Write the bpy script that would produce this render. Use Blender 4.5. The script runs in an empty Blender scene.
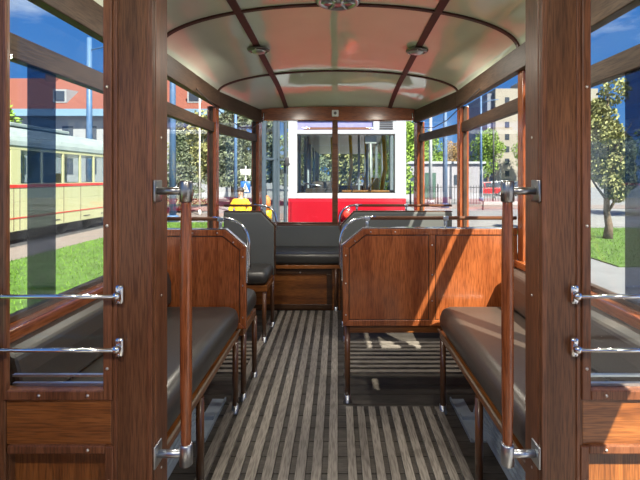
import bpy, bmesh, math, random
from mathutils import Vector, Matrix
random.seed(7)
S = bpy.context.scene
COL = S.collection
PI = math.pi

# ------------------------------------------------------------------ materials
MATS = {}
def nmat(name):
    m = bpy.data.materials.new(name); m.use_nodes = True
    nt = m.node_tree
    return m, nt, nt.nodes, nt.links, nt.nodes['Principled BSDF']
def plain(name, col, rough=.5, metal=0, spec=.5, coat=0, var=.12, scale=18, bump=0, vscale=None):
    """base colour broken up by a soft procedural noise"""
    m, nt, N, L, b = nmat(name)
    tc = N.new('ShaderNodeTexCoord'); no = N.new('ShaderNodeTexNoise')
    no.inputs['Scale'].default_value = scale; no.inputs['Detail'].default_value = 5
    if vscale:
        mp = N.new('ShaderNodeMapping'); mp.inputs['Scale'].default_value = vscale
        L.new(tc.outputs['Object'], mp.inputs['Vector']); L.new(mp.outputs[0], no.inputs['Vector'])
    else:
        L.new(tc.outputs['Object'], no.inputs['Vector'])
    r = N.new('ShaderNodeValToRGB')
    r.color_ramp.elements[0].position = .3; r.color_ramp.elements[1].position = .7
    r.color_ramp.elements[0].color = [c*(1-var) for c in col[:3]]+[1]
    r.color_ramp.elements[1].color = [min(1, c*(1+var)) for c in col[:3]]+[1]
    L.new(no.outputs['Fac'], r.inputs['Fac']); L.new(r.outputs['Color'], b.inputs['Base Color'])
    b.inputs['Roughness'].default_value = rough; b.inputs['Metallic'].default_value = metal
    b.inputs['Specular IOR Level'].default_value = spec; b.inputs['Coat Weight'].default_value = coat
    b.inputs['Coat Roughness'].default_value = .12
    if bump:
        bp = N.new('ShaderNodeBump'); bp.inputs['Strength'].default_value = bump; bp.inputs['Distance'].default_value = .004
        L.new(no.outputs['Fac'], bp.inputs['Height']); L.new(bp.outputs[0], b.inputs['Normal'])
    MATS[name] = m; return m
def wood(name, dark, light, axis, rough=.32, coat=.35, fine=55, stretch=1.6, spec=.4):
    m, nt, N, L, b = nmat(name)
    tc = N.new('ShaderNodeTexCoord')
    def noise(sc_across, sc_along, detail, dist):
        mp = N.new('ShaderNodeMapping')
        s = [sc_across]*3; s['XYZ'.index(axis)] = sc_along
        mp.inputs['Scale'].default_value = s
        no = N.new('ShaderNodeTexNoise'); no.inputs['Scale'].default_value = 1; no.inputs['Detail'].default_value = detail
        no.inputs['Distortion'].default_value = dist
        L.new(tc.outputs['Object'], mp.inputs['Vector']); L.new(mp.outputs[0], no.inputs['Vector']); return no
    a = noise(fine*.35, stretch, 6, .7); f = noise(fine*5, stretch*9, 3, .1); big = noise(5, .8, 2, 0)
    r = N.new('ShaderNodeValToRGB'); r.color_ramp.elements[0].position = .32; r.color_ramp.elements[1].position = .68
    r.color_ramp.elements[0].color = list(dark)+[1]; r.color_ramp.elements[1].color = list(light)+[1]
    L.new(a.outputs['Fac'], r.inputs['Fac'])
    r2 = N.new('ShaderNodeValToRGB'); r2.color_ramp.elements[0].position = .38; r2.color_ramp.elements[1].position = .56
    r2.color_ramp.elements[0].color = (.42,.4,.38,1); r2.color_ramp.elements[1].color = (1,1,1,1)
    L.new(f.outputs['Fac'], r2.inputs['Fac'])
    mx = N.new('ShaderNodeMix'); mx.data_type = 'RGBA'; mx.blend_type = 'MULTIPLY'; mx.inputs[0].default_value = .75
    L.new(r.outputs['Color'], mx.inputs[6]); L.new(r2.outputs['Color'], mx.inputs[7])
    r3 = N.new('ShaderNodeValToRGB'); r3.color_ramp.elements[0].position = .3; r3.color_ramp.elements[1].position = .7
    r3.color_ramp.elements[0].color = (.72,.7,.7,1); r3.color_ramp.elements[1].color = (1.15,1.12,1.08,1)
    L.new(big.outputs['Fac'], r3.inputs['Fac'])
    mx2 = N.new('ShaderNodeMix'); mx2.data_type = 'RGBA'; mx2.blend_type = 'MULTIPLY'; mx2.inputs[0].default_value = 1
    L.new(mx.outputs[2], mx2.inputs[6]); L.new(r3.outputs['Color'], mx2.inputs[7])
    L.new(mx2.outputs[2], b.inputs['Base Color'])
    b.inputs['Roughness'].default_value = rough; b.inputs['Coat Weight'].default_value = coat
    b.inputs['Coat Roughness'].default_value = .15; b.inputs['Specular IOR Level'].default_value = spec
    bp = N.new('ShaderNodeBump'); bp.inputs['Strength'].default_value = .25; bp.inputs['Distance'].default_value = .002
    L.new(f.outputs['Fac'], bp.inputs['Height']); L.new(bp.outputs[0], b.inputs['Normal'])
    MATS[name] = m; return m
def glass(name, tint=(1,1,1), refl=.03, rough=0.0):
    m, nt, N, L, b = nmat(name)
    N.remove(b); out = N['Material Output']
    t = N.new('ShaderNodeBsdfTransparent'); t.inputs[0].default_value = list(tint)+[1]
    g = N.new('ShaderNodeBsdfGlossy'); g.inputs['Roughness'].default_value = rough
    lw = N.new('ShaderNodeLayerWeight'); lw.inputs['Blend'].default_value = .5
    pw = N.new('ShaderNodeMath'); pw.operation = 'POWER'; pw.inputs[1].default_value = 4
    L.new(lw.outputs['Facing'], pw.inputs[0])
    mth = N.new('ShaderNodeMath'); mth.operation = 'MULTIPLY_ADD'; mth.inputs[1].default_value = .55; mth.inputs[2].default_value = refl
    L.new(pw.outputs[0], mth.inputs[0]); mth.use_clamp = True
    mx = N.new('ShaderNodeMixShader'); L.new(mth.outputs[0], mx.inputs[0])
    L.new(t.outputs[0], mx.inputs[1]); L.new(g.outputs[0], mx.inputs[2]); L.new(mx.outputs[0], out.inputs['Surface'])
    MATS[name] = m; return m

for ax in 'XYZ':
    wood('oak'+ax, (.108,.043,.018), (.235,.100,.045), ax, rough=.42, coat=.15, spec=.3)
    wood('oakwarm'+ax, (.15,.048,.012), (.33,.12,.030), ax, rough=.3)
    wood('mahogany'+ax, (.24,.062,.018), (.38,.115,.036), ax, rough=.26, fine=45, coat=.5)
    wood('darkwood'+ax, (.04,.018,.008), (.10,.045,.018), ax, rough=.35)
    wood('boards'+ax, (.034,.031,.027), (.08,.072,.064), ax, rough=.55, coat=0, fine=40)
    wood('jamb'+ax, (.14,.050,.021), (.24,.094,.042), ax, rough=.4, coat=.1)
    wood('slat'+ax, (.20,.185,.165), (.27,.25,.225), ax, rough=.45, coat=0, fine=30)
    wood('taupe'+ax, (.055,.033,.023), (.09,.057,.039), ax, rough=.55, coat=.0, spec=.2, fine=40)
wood('yellowwoodX', (.30,.12,.03), (.45,.2,.06), 'X')
plain('leather', (.040,.038,.035), .33, spec=.55, var=.1, scale=120, bump=.12)
plain('leather_brown', (.058,.045,.037), .36, spec=.5, var=.1, scale=120, bump=.12)
plain('cloth_grey', (.088,.094,.092), .7, var=.18, scale=260, bump=.2)
plain('piping', (.22,.16,.11), .5)
plain('chrome', (.72,.74,.77), .16, metal=1, var=.04)
plain('steel', (.50,.53,.56), .34, metal=1, var=.1)
plain('gunmetal', (.16,.15,.14), .28, metal=1, var=.1)
plain('dark_steel', (.34,.34,.34), .3, metal=1, var=.1)
plain('heater_grey', (.25,.30,.36), .35, spec=.6)
plain('screw', (.75,.72,.66), .3, metal=1)
plain('rail_brown', (.10,.04,.018), .5, spec=.25)
plain('post_brown', (.11,.046,.02), .3, coat=.4)
plain('ceiling_paint', (.56,.595,.49), .06, spec=.5, coat=.12, var=.05, scale=2.5)
_n = MATS['ceiling_paint'].node_tree; _b = _n.nodes['Principled BSDF']; _b.inputs['Coat Roughness'].default_value = .05
_w = _n.nodes.new('ShaderNodeTexNoise'); _w.inputs['Scale'].default_value = 2.4; _w.inputs['Detail'].default_value = 1
_tc = _n.nodes.new('ShaderNodeTexCoord'); _n.links.new(_tc.outputs['Object'], _w.inputs['Vector'])
_bp = _n.nodes.new('ShaderNodeBump'); _bp.inputs['Strength'].default_value = .12; _bp.inputs['Distance'].default_value = .05   # panels are not quite flat
_n.links.new(_w.outputs['Fac'], _bp.inputs['Height'])
for k in ('Normal', 'Coat Normal'): _n.links.new(_bp.outputs[0], _b.inputs[k])
plain('rib_brown', (.06,.024,.02), .5, spec=.3)
plain('white_plastic', (.7,.7,.68), .4)
plain('black_rubber', (.02,.02,.02), .6)
plain('cream_cove', (.5,.47,.33), .3)
plain('asphalt', (.16,.165,.175), .85, var=.14, scale=1.6)
plain('paving_pink', (.17,.14,.13), .85, var=.1, scale=3)
plain('track_bed', (.035,.035,.04), .9, var=.4, scale=5)
plain('concrete', (.19,.19,.19), .85, var=.12, scale=2)
plain('lawn', (.055,.12,.010), .9, var=.35, scale=6)
plain('grass', (.09,.19,.014), .8, var=.45, scale=2)
plain('leaf_green', (.16,.27,.03), .75, var=.5, scale=3)
plain('leaf_olive', (.24,.25,.10), .75, var=.5, scale=3)
plain('leaf_spruce', (.13,.16,.10), .8, var=.55, scale=3)
plain('leaf_autumn', (.30,.19,.06), .8, var=.5, scale=3)
plain('bark', (.12,.085,.06), .9, var=.3, scale=9, bump=.5)
plain('tram_cream', (.47,.47,.27), .3, coat=.3, var=.05)
plain('tram_red', (.29,.007,.017), .22, coat=.5, var=.05, scale=3)
plain('tram_white', (.33,.35,.39), .3, coat=.3, var=.03)
plain('tram_roof', (.24,.29,.29), .55, var=.12, scale=2)
plain('stripe_red', (.55,.03,.02), .4)
plain('tram_dark', (.05,.035,.03), .6, var=.3)
plain('mustard', (.72,.42,.02), .4)
plain('rust_brown', (.12,.05,.03), .6)
plain('sign_purple', (.20,.20,.42), .3)
plain('pole_blue', (.06,.13,.26), .5, var=.15)
plain('pole_grey', (.35,.38,.42), .5)
plain('sign_blue', (.015,.11,.42), .4, var=.03)
plain('roof_tiles', (.17,.052,.034), .8, var=.3, vscale=(6, 6, 24))
plain('plaster', (.27,.285,.31), .85, var=.06, scale=1)
plain('gutter_blue', (.16,.27,.38), .6)
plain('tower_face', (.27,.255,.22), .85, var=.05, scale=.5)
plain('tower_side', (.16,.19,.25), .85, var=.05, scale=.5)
plain('window_dark', (.04,.05,.07), .15)
plain('shed_white', (.27,.27,.31), .8)
plain('door_green', (.03,.08,.06), .6)
plain('door_grey', (.045,.065,.085), .4)
plain('barrier_white', (.34,.33,.34), .6)
plain('iron', (.03,.03,.035), .5)
plain('car_red', (.42,.015,.02), .2, coat=.8, var=.03)
plain('car_blue', (.07,.12,.22), .2, coat=.8, var=.03)
plain('car_silver', (.42,.45,.5), .25, coat=.6, var=.03)
plain('car_black', (.03,.035,.045), .2, coat=.8, var=.03)
plain('tyre', (.02,.02,.02), .8)
plain('jacket_yellow', (.75,.48,.01), .7, var=.15)
plain('trousers', (.03,.035,.06), .8)
plain('skin', (.55,.33,.24), .55, var=.05)
plain('hair_dark', (.03,.02,.015), .6)
plain('orange', (.75,.22,.06), .6)
glass('pane', (.97,.985,.98), .02)
glass('pane_front', (.96,.98,.975), .03)
glass('reflection_tint', (.32,.36,.44), .03)
glass('tram_glass', (.82,.86,.86), .03)
glass('vehicle_glass', (.2,.25,.28), .1)

# ------------------------------------------------------------------ builders
OFF = {}
class MB:
    def __init__(s): s.bm = bmesh.new()
    def _add(s, vs, fs, smooth=False):
        v = [s.bm.verts.new(p) for p in vs]
        for f in fs:
            try:
                fc = s.bm.faces.new([v[i] for i in f]); fc.smooth = smooth
            except ValueError: pass
        return v
    def box(s, x0,x1,y0,y1,z0,z1):
        vs = [(x0,y0,z0),(x1,y0,z0),(x1,y1,z0),(x0,y1,z0),(x0,y0,z1),(x1,y0,z1),(x1,y1,z1),(x0,y1,z1)]
        s._add(vs, [(0,3,2,1),(4,5,6,7),(0,1,5,4),(1,2,6,5),(2,3,7,6),(3,0,4,7)]); return s
    def hexa(s, lo, hi):       # two quads of points, bottom and top
        s._add(list(lo)+list(hi), [(0,3,2,1),(4,5,6,7),(0,1,5,4),(1,2,6,5),(2,3,7,6),(3,0,4,7)]); return s
    def rbox(s, x0,x1,y0,y1,z0,z1, r=.03, seg=4):
        b = bmesh.new()
        o = MB.__new__(MB); o.bm = b; o.box(x0,x1,y0,y1,z0,z1)
        bmesh.ops.bevel(b, geom=b.edges[:]+b.verts[:], offset=r, segments=seg, profile=.5, affect='EDGES')
        s.merge(b, True); b.free(); return s
    def merge(s, b, smooth=False):
        b.verts.ensure_lookup_table(); b.verts.index_update()
        s._add([v.co.copy() for v in b.verts], [[v.index for v in f.verts] for f in b.faces], smooth)
    def prism(s, pts, axis, a, b):   # polygon extruded along an axis
        def P(p, t):
            if axis == 'Y': return (p[0], t, p[1])
            if axis == 'X': return (t, p[0], p[1])
            return (p[0], p[1], t)
        n = len(pts)
        s._add([P(p,a) for p in pts]+[P(p,b) for p in pts],
               [tuple(range(n)), tuple(range(2*n-1, n-1, -1))]+[(i,(i+1)%n,n+(i+1)%n,n+i) for i in range(n)])
        return s
    def tube(s, pts, r, seg=12, caps=True):
        pts = [Vector(p) for p in pts]; n = len(pts)
        rr = r if isinstance(r,(list,tuple)) else [r]*n
        rings = []; up = None
        for i,p in enumerate(pts):
            d = (pts[min(i+1,n-1)]-pts[max(i-1,0)]).normalized()
            if up is None: up = Vector((0,0,1)) if abs(d.z)<.9 else Vector((1,0,0))
            a = d.cross(up).normalized(); b = a.cross(d).normalized(); up = b
            rings.append([p+(a*math.cos(2*PI*k/seg)+b*math.sin(2*PI*k/seg))*rr[i] for k in range(seg)])
        vs = [q for g in rings for q in g]; fs = []
        for i in range(n-1):
            for k in range(seg):
                fs.append((i*seg+k, i*seg+(k+1)%seg, (i+1)*seg+(k+1)%seg, (i+1)*seg+k))
        v = s._add(vs, fs, True)
        if caps:
            for g in (v[:seg], v[-seg:][::-1]):
                try: s.bm.faces.new(g)
                except ValueError: pass
        return s
    def lathe(s, c, prof, seg=28, axis='Z'):
        c = Vector(c); vs = []; fs = []
        for (r,h) in prof:
            for k in range(seg):
                a = 2*PI*k/seg; x,y = r*math.cos(a), r*math.sin(a)
                o = {'Z':(x,y,h),'Y':(x,h,y),'X':(h,x,y)}[axis]
                vs.append(c+Vector(o))
        for i in range(len(prof)-1):
            for k in range(seg):
                fs.append((i*seg+k, i*seg+(k+1)%seg, (i+1)*seg+(k+1)%seg, (i+1)*seg+k))
        v = s._add(vs, fs, True)
        for g in (v[:seg][::-1], v[-seg:]):
            try: s.bm.faces.new(g)
            except ValueError: pass
        return s
    def ball(s, c, r, sc=(1,1,1), u=16, v=10):
        b = bmesh.new(); bmesh.ops.create_uvsphere(b, u_segments=u, v_segments=v, radius=r)
        for w in b.verts: w.co = Vector((w.co.x*sc[0]+c[0], w.co.y*sc[1]+c[1], w.co.z*sc[2]+c[2]))
        s.merge(b, True); b.free(); return s
    def build(s, name, mat, parent=None, bevel=0, label=None):
        bm = s.bm
        bmesh.ops.recalc_face_normals(bm, faces=bm.faces[:])
        off = OFF.get(parent.as_pointer(), Vector((0,0,0))) if parent else None
        if parent is None:      # origin at the base centre
            xs=[v.co.x for v in bm.verts]; ys=[v.co.y for v in bm.verts]; zs=[v.co.z for v in bm.verts]
            off = Vector(((min(xs)+max(xs))/2,(min(ys)+max(ys))/2,min(zs)))
        for v in bm.verts: v.co -= off
        me = bpy.data.meshes.new(name); bm.to_mesh(me); bm.free()
        me.materials.append(MATS[mat] if isinstance(mat,str) else mat)
        o = bpy.data.objects.new(name, me); COL.objects.link(o)
        if parent is None: o.location = off
        else: o.parent = parent
        OFF[o.as_pointer()] = off
        if bevel:
            md = o.modifiers.new('bevel','BEVEL'); md.width = bevel; md.segments = 2; md.limit_method = 'ANGLE'
            md.angle_limit = .6
        if label: o['label'] = label
        return o
def tag(o, label=None, cat=None, group=None, kind=None):
    if label: o['label'] = label
    if cat: o['category'] = cat
    if group: o['group'] = group
    if kind: o['kind'] = kind
    return o
def thing(name, label, cat, loc, group=None):
    o = bpy.data.objects.new(name, None); o.empty_display_size = .1; COL.objects.link(o); o.location = loc
    OFF[o.as_pointer()] = Vector(loc)
    return tag(o, label, cat, group)
def struct(o): o['kind'] = 'structure'; return o

# ------------------------------------------------------------------ the car body shell
W0, YB, YR, WR = 1.05, 3.65, 4.70, .87          # side wall, start of taper, rear wall
YF0, YF1 = 1.15, 1.245                          # bulkhead front and back face
YV = -1.0                                       # front end of vestibule
def wx(y): return W0 if y <= YB else W0+(WR-W0)*(y-YB)/(YR-YB)
def wallbox(m, side, y0, y1, d0, d1, z0, z1):   # d: distance outward from the inner wall face
    cuts = [y0]+([YB] if y0 < YB < y1 else [])+[y1]
    for a,b in zip(cuts, cuts[1:]):
        q = [(side*(wx(a)+d0),a),(side*(wx(a)+d1),a),(side*(wx(b)+d1),b),(side*(wx(b)+d0),b)]
        m.hexa([(x,y,z0) for x,y in q],[(x,y,z1) for x,y in q])
    return m
# floor boards (run across the car)
m = MB(); y = YV
while y < YR:
    m.box(-1.05,1.05,y,min(y+.112,YR),-.03,0); y += .116
m.box(-1.05,1.05,YV,YR,-.08,-.03)
floor = struct(m.build('floor','boardsX'))
m = MB()
for i in range(9):                               # long slats of the aisle
    a = -.592+i*.0685; b = -.635+i*.0735
    m.hexa([(a,YV+.1,0),(a+.042,YV+.1,0),(b+.045,4.17,0),(b,4.17,0)],
           [(a,YV+.1,.014),(a+.042,YV+.1,.014),(b+.045,4.17,.014),(b,4.17,.014)])
for i in range(9):
    a = .045+i*.0625; m.box(a,a+.038,YV+.1,2.43,0,.014)
o = struct(m.build('floor_slats','slatY',floor)); 
m = MB()
for i in range(8):
    y = 2.86+i*.071
    m.box(.045,.98,y,y+.036,0,.014); m.box(-.98,-.63,y,y+.036,0,.014)
struct(m.build('cross_slats','slatX',floor))

# side walls
for side,nm in ((-1,'left'),(1,'right')):
    m = MB()
    if side < 0: wallbox(m,side,YV,YR,0,.05,-.45,.80)
    else:
        wallbox(m,side,.98,YR,0,.05,-.45,.80); wallbox(m,side,YV,-.6,0,.05,-.45,.80)
    wall = struct(m.build('wall_'+nm,'mahoganyY'))
    m = MB(); wallbox(m,side,YV,YR,-.05,0,1.905,2.035); wallbox(m,side,YV,YR,0,.05,1.97,2.05)
    struct(m.build('lintel','taupeY',wall,.004))
    m = MB(); wallbox(m,side,YF1,YR,-.05,.05,.80,.84)
    struct(m.build('sill','mahoganyY',wall,.005))
    if side > 0:
        m = MB(); wallbox(m,side,YV,.98,0,.05,1.46,1.905); struct(m.build('sun_baffle','oakY',wall))  # added board out of view, hung low to cut the sun on the bulkhead
# posts
n = 0
for side in (-1,1):
    for yc,hw,mt in ((YF1-.045,.05,'taupeZ'),(2.42,.036,'mahoganyZ'),(YB,.036,'mahoganyZ')):
        n += 1; m = MB(); wallbox(m,side,yc-hw,yc+hw,-.025,.05,.84,1.905)
        struct(m.build('trim_%d'%n, mt, None, .004))
    n += 1; m = MB(); wallbox(m,side,YR-.07,YR+.03,-.03,.05,.84,1.905); struct(m.build('trim_%d'%n,'mahoganyZ',None,.004))
for side in (-1,1):                              # vestibule end posts
    n += 1; m = MB(); m.box(side*1.02 if side>0 else -1.10, 1.10 if side>0 else -1.02, YV,YV+.08,0.8,1.905); struct(m.build('trim_%d'%n,'oakZ'))
# side windows: slim sash, transom, two panes
wn = 0
for side in (-1,1):
    for (a,b) in ((YF1+.005,2.384),(2.456,YB-.036),(YB+.036,YR-.07)):
        wn += 1; m = MB()
        wallbox(m,side,a,b,-.012,.03,1.69,1.77)
        wallbox(m,side,a,a+.016,-.0,.03,.84,1.905); wallbox(m,side,b-.016,b,-.0,.03,.84,1.905)
        wallbox(m,side,a,b,0,.03,.84,.86)
        w = struct(m.build('window_%d'%wn,'taupeY',None,.003))
        m = MB(); wallbox(m,side,a+.016,b-.016,.012,.017,.86,1.69); m.build('glass','pane',w)
        m = MB(); wallbox(m,side,a+.016,b-.016,.012,.017,1.77,1.97); m.build('vent_glass','pane',w)
for w,side,ya,yb in (('window_1',-1,1.461,1.60),('window_4',1,1.42,1.573)):  # dark panes added to stand in for reflections in the bulkhead glass
    m = MB(); wallbox(m,side,ya,yb,.0,.006,.86,1.69); m.build('reflection_strip','reflection_tint',bpy.data.objects[w],0,'narrow dark strip standing in for a reflection in the glass')
# rear wall, header and window
m = MB(); m.box(-WR,WR,YR,YR+.05,-.45,.775); struct(m.build('wall_back','oakwarmX'))
m = MB(); m.box(-WR-.02,WR+.02,YR-.04,YR+.05,1.925,2.075); rh = struct(m.build('trim_20','mahoganyX',None,.005))
m = MB(); m.box(-WR+.02,WR-.02,YR-.05,YR+.03,.775,.80); m.box(-WR+.02,WR-.02,YR,YR+.03,.80,.815)
m.box(-.063,-.002,YR-.03,YR+.03,.80,1.925)
wr = struct(m.build('window_7','oakX',None,.004))
m = MB(); m.box(-WR+.03,-.063,YR+.0,YR+.006,.815,1.925); m.build('glass','pane',wr)
m = MB(); m.box(-.002,WR-.03,YR+.0,YR+.006,.815,1.925); m.build('glass','pane',wr)

# ceiling dome
def sm(t): t = max(0,min(1,t)); return t*t*(3-2*t)
def cw(y): return 1.02-.17*max(0,min(1,(y-YB)/(YR-YB)))
def ch(y):
    u = max(0,min(y,YB)-2.42); z = 2.285-.035*u-.018*u*u
    if y > YB: z -= .136*(y-YB)**2
    return z-2.03
def zc(x,y):
    t = min(1,abs(x)/cw(y)); return 2.03+ch(y)*math.sqrt(max(0,1-t*t))
NX,NY = 48,70
vs=[];fs=[]
for j in range(NY+1):
    y = YV+(YR-YV)*j/NY
    for i in range(NX+1):
        x = cw(y)*math.sin((i/NX-.5)*PI); vs.append((x,y,zc(x,y)))
for j in range(NY):
    for i in range(NX):
        a=j*(NX+1)+i; fs.append((a,a+1,a+NX+2,a+NX+1))
m = MB(); m._add(vs,fs,True)
ceil = m.build('ceiling','ceiling_paint'); struct(ceil)
for p in ceil.data.polygons:
    p.use_smooth = True
if ceil.data.polygons[len(ceil.data.polygons)//2].normal.z > 0: ceil.data.flip_normals()
md = ceil.modifiers.new('shell','SOLIDIFY'); md.thickness = .03; md.offset = -1
# ceiling ribs and strips
tn = 20
for y in (1.19,2.42,YB):
    tn += 1; m = MB(); vs=[];fs=[];K=40
    for i in range(K+1):
        a=(i/K-.5)*PI*.985; x=cw(y)*math.sin(a); z=zc(x,y)
        nx = (x/cw(y)**2); nz = (z-2.03)/ch(y)**2; l = math.hypot(nx,nz); nx/=l; nz/=l
        for (dy,dn) in ((-.014,.004),(.014,.004),(.014,-.010),(-.014,-.010)):
            vs.append((x+nx*dn, y+dy, z+nz*dn))
    for i in range(K):
        for k in range(4): fs.append((i*4+k,i*4+(k+1)%4,(i+1)*4+(k+1)%4,(i+1)*4+k))
    fs += [(0,1,2,3),(4*K,4*K+1,4*K+2,4*K+3)]
    m._add(vs,fs); struct(m.build('trim_%d'%tn,'rib_brown'))
for sx in (-1,1):
    tn += 1; m = MB(); vs=[];fs=[];K=60
    for i in range(K+1):
        y = YV+.05+(YR-.045-YV-.05)*i/K
        for (dx,dz) in ((-.02,.004),(.02,.004),(.02,-.011),(-.02,-.011)):
            x = sx*.56+dx; vs.append((x,y,zc(sx*.56,y)+dz-dx*sx*.3))
    for i in range(K):
        for k in range(4): fs.append((i*4+k,i*4+(k+1)%4,(i+1)*4+(k+1)%4,(i+1)*4+k))
    fs += [(0,1,2,3),(4*K,4*K+1,4*K+2,4*K+3)]
    m._add(vs,fs); struct(m.build('trim_%d'%tn,'rib_brown'))

# ceiling lamps and ventilator
def lamp(x,y,label,grp='round ceiling lamps'):
    z = zc(x,y)-.010
    t = thing('ceiling_lamp',label,'lamp',(x,y,z),grp)
    m = MB(); m.lathe((x,y,z),[(.078,0),(.08,-.006),(.072,-.014),(.058,-.017),(.055,-.010)]); m.build('rim','gunmetal',t)
    m = MB(); m.lathe((x,y,z),[(.054,-.008),(.045,-.022),(.025,-.03),(.006,-.032)]); m.build('lens','steel',t)
    for k in range(3):
        a=2*PI*k/3+.4; m=MB(); m.ball((x+.066*math.cos(a),y+.066*math.sin(a),z-.016),.006,u=8,v=6); m.build('screw','screw',t)
lamp(-.56,3.03,'small round lamp on the left ceiling strip')
lamp(.56,3.05,'small round lamp on the right ceiling strip')
vy=2.36; vz=zc(0,vy)-.002
t = thing('roof_ventilator','slotted round metal ventilator in the middle of the ceiling','ventilator',(0,vy,vz))
m=MB(); m.lathe((0,vy,vz),[(.122,0),(.124,-.008),(.112,-.020),(.095,-.022),(.092,-.012)],36); m.build('rim','steel',t)
m=MB(); m.lathe((0,vy,vz),[(.092,-.004),(.05,-.006),(.001,-.006)],36); m.build('grille_back','black_rubber',t)
m=MB()
for k in range(6):
    a=PI*k/3; m.tube([(.03*math.cos(a),vy+.03*math.sin(a),vz-.016),(.094*math.cos(a),vy+.094*math.sin(a),vz-.016)],.008,8)
m.lathe((0,vy,vz),[(.036,-.006),(.036,-.02),(.02,-.026),(.001,-.027)],24); m.build('spokes','steel',t)

# ------------------------------------------------------------------ bulkhead between vestibule and saloon
CX = .024
for side,nm,lr in ((-1,'left',-1),(1,'right',1)):
    X = lambda d: CX+side*d
    def bx(m,d0,d1,y0,y1,z0,z1):
        a,b = sorted((X(d0),X(d1))); m.box(a,b,y0,y1,z0,z1)
    out = .914
    dW = (1.02-CX*side)
    m = MB(); bx(m,.519,.632,YF0,YF1-.03,0,2.02)
    wall = struct(m.build('wall_front_'+nm,'oakZ',None,.004))
    m = MB(); bx(m,.517,.56,YF0+.012,YF1,0,2.02); struct(m.build('jamb_trim','jambZ',wall,.004))
    m = MB(); bx(m,.519,.533,YF0-.005,YF0,0,2.02); bx(m,.612,.622,YF0-.004,YF0,0,2.02); struct(m.build('post_moulding','jambZ',wall,.002))
    m = MB(); bx(m,.914,dW,YF0,YF0+.014,0,2.02); bx(m,1.0,dW,YF0+.014,YF1,0,2.02); bx(m,.914,1.0,YF0+.014,YF0+.08,0,.715); struct(m.build('outer_stile','oakZ',wall,.003))
    m = MB(); bx(m,.632,out,YF0+.004,YF1,.592,.715); struct(m.build('middle_rail','oakwarmX',wall,.002))
    m = MB(); bx(m,.632,out,YF0+.004,YF1,1.90,2.02); struct(m.build('top_rail','oakX',wall,.002))
    m = MB(); bx(m,.632,out,YF0+.035,YF1-.02,.05,.592); struct(m.build('lower_panel','oakwarmZ',wall))
    m = MB(); bx(m,.632,out,YF0+.004,YF1,0,.07); struct(m.build('bottom_rail','oakwarmX',wall))
    # bead around glass and lower panel
    m = MB()
    bx(m,.626,.650,YF0-.006,YF0+.03,.715,1.90); bx(m,.906,.916,YF0-.006,YF0+.008,.715,1.90)
    bx(m,.650,.91,YF0-.006,YF0+.03,.715,.741)
    struct(m.build('window_bead','jambZ',wall,.003))
    m = MB()
    bx(m,.622,.645,YF0-.006,YF0+.035,.07,.592); bx(m,.645,.905,YF0-.006,YF0+.035,.572,.594)
    struct(m.build('panel_bead','jambZ',wall,.003))
    m = MB(); bx(m,.650,.91,YF0+.014,YF0+.019,.741,1.90); m.build('glass','pane_front',wall)
    m = MB(); bx(m,.650,.91,YF0+.02,YF0+.03,.741,.749); bx(m,.650,.91,YF0+.02,YF0+.03,.766,.772); m.build('glass_channel','steel',wall)
    m = MB()
    for (d,z) in ((.638,1.55),(.638,1.18),(.638,.80),(.69,.728),(.82,.728),(.69,.583),(.634,.50)):
        m.ball((X(d),YF0-.006,z),.0045,u=8,v=6)
    m.build('bead_screws','screw',wall)
    m = MB()
    for z in (.50,.98,1.42): m.ball((X(.519),1.20,z),.0045,u=8,v=6)
    m.build('jamb_screws','screw',wall)
    # chrome guard rods
    for z,wh in ((.998,'upper'),(.858,'lower')):
        t = thing('guard_rod','%s chrome rod across the %s bulkhead window'%(wh,nm),'rod',(X(.75),1.13,z-.02),'chrome rods across the bulkhead windows')
        a,b = sorted((X(.61),X(.94))); m = MB(); m.tube([(a,1.122,z),(b,1.122,z)],.0055,10); m.build('rod','chrome',t)
        for d in (.604,.945):
            m = MB(); b2=bmesh.new(); 
            m.rbox(X(d)-.011,X(d)+.011,1.135,1.150,z-.026,z+.026,.0074,4); m.ball((X(d),1.126,z),.011,u=12,v=8)
            mo = m.build('mount','chrome',t)
            for dz in (-.019,.019):
                m = MB(); m.ball((X(d),1.138,z+dz),.0045,u=8,v=6); m.build('screw','steel',mo)
    # grab pole on the jamb
    px = X(.438); jx = X(.519); y = 1.172
    t = thing('grab_pole','tall wooden grab pole with metal brackets on the %s doorway jamb'%nm,'pole',(px,y,.53))
    m = MB(); m.tube([(px,y,z) for z in (.548,.60,.70,.80,1.0,1.15,1.22,1.28)],[.0125,.0135,.0155,.016,.016,.0155,.0135,.0125],16); m.build('pole','mahoganyZ',t)
    for z,mt in ((1.272,'dark_steel'),(.556,'steel')):
        m = MB(); m.lathe((px,y,z),[(.015,-.03),(.0175,-.028),(.0175,.024),(.015,.028)],20)
        m.tube([(px,y,z),(jx-side*.006,y,z)],.0105,14)
        bo = m.build('bracket',mt,t)
        m = MB(); a,b = sorted((jx-side*.007, jx)); m.rbox(a,b,y-.024,y+.024,z-.03,z+.03,.003,2); m.build('flange',mt,bo)
m = MB(); m.box(CX-.519,CX+.519,YF0,YF1,1.93,2.02); struct(m.build('wall_front','oakX',None,.004))
m = MB(); m.prism([(-1.02,2.02)]+[(1.02,2.02)]+[(1.015*math.sin(a),2.03+.22*math.cos(a)) for a in [PI/2-PI*i/20 for i in range(21)]],'Y',YF0+.01,YF1-.03)
struct(m.build('trim_30','oakX'))
# vestibule front end
m = MB(); m.box(-1.05,1.05,YV-.05,YV,-.45,.8); m.box(-1.05,1.05,YV-.05,YV,1.9,2.06); m.box(-.04,.04,YV-.05,YV,.8,1.9)
struct(m.build('wall_end','oakX'))

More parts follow.
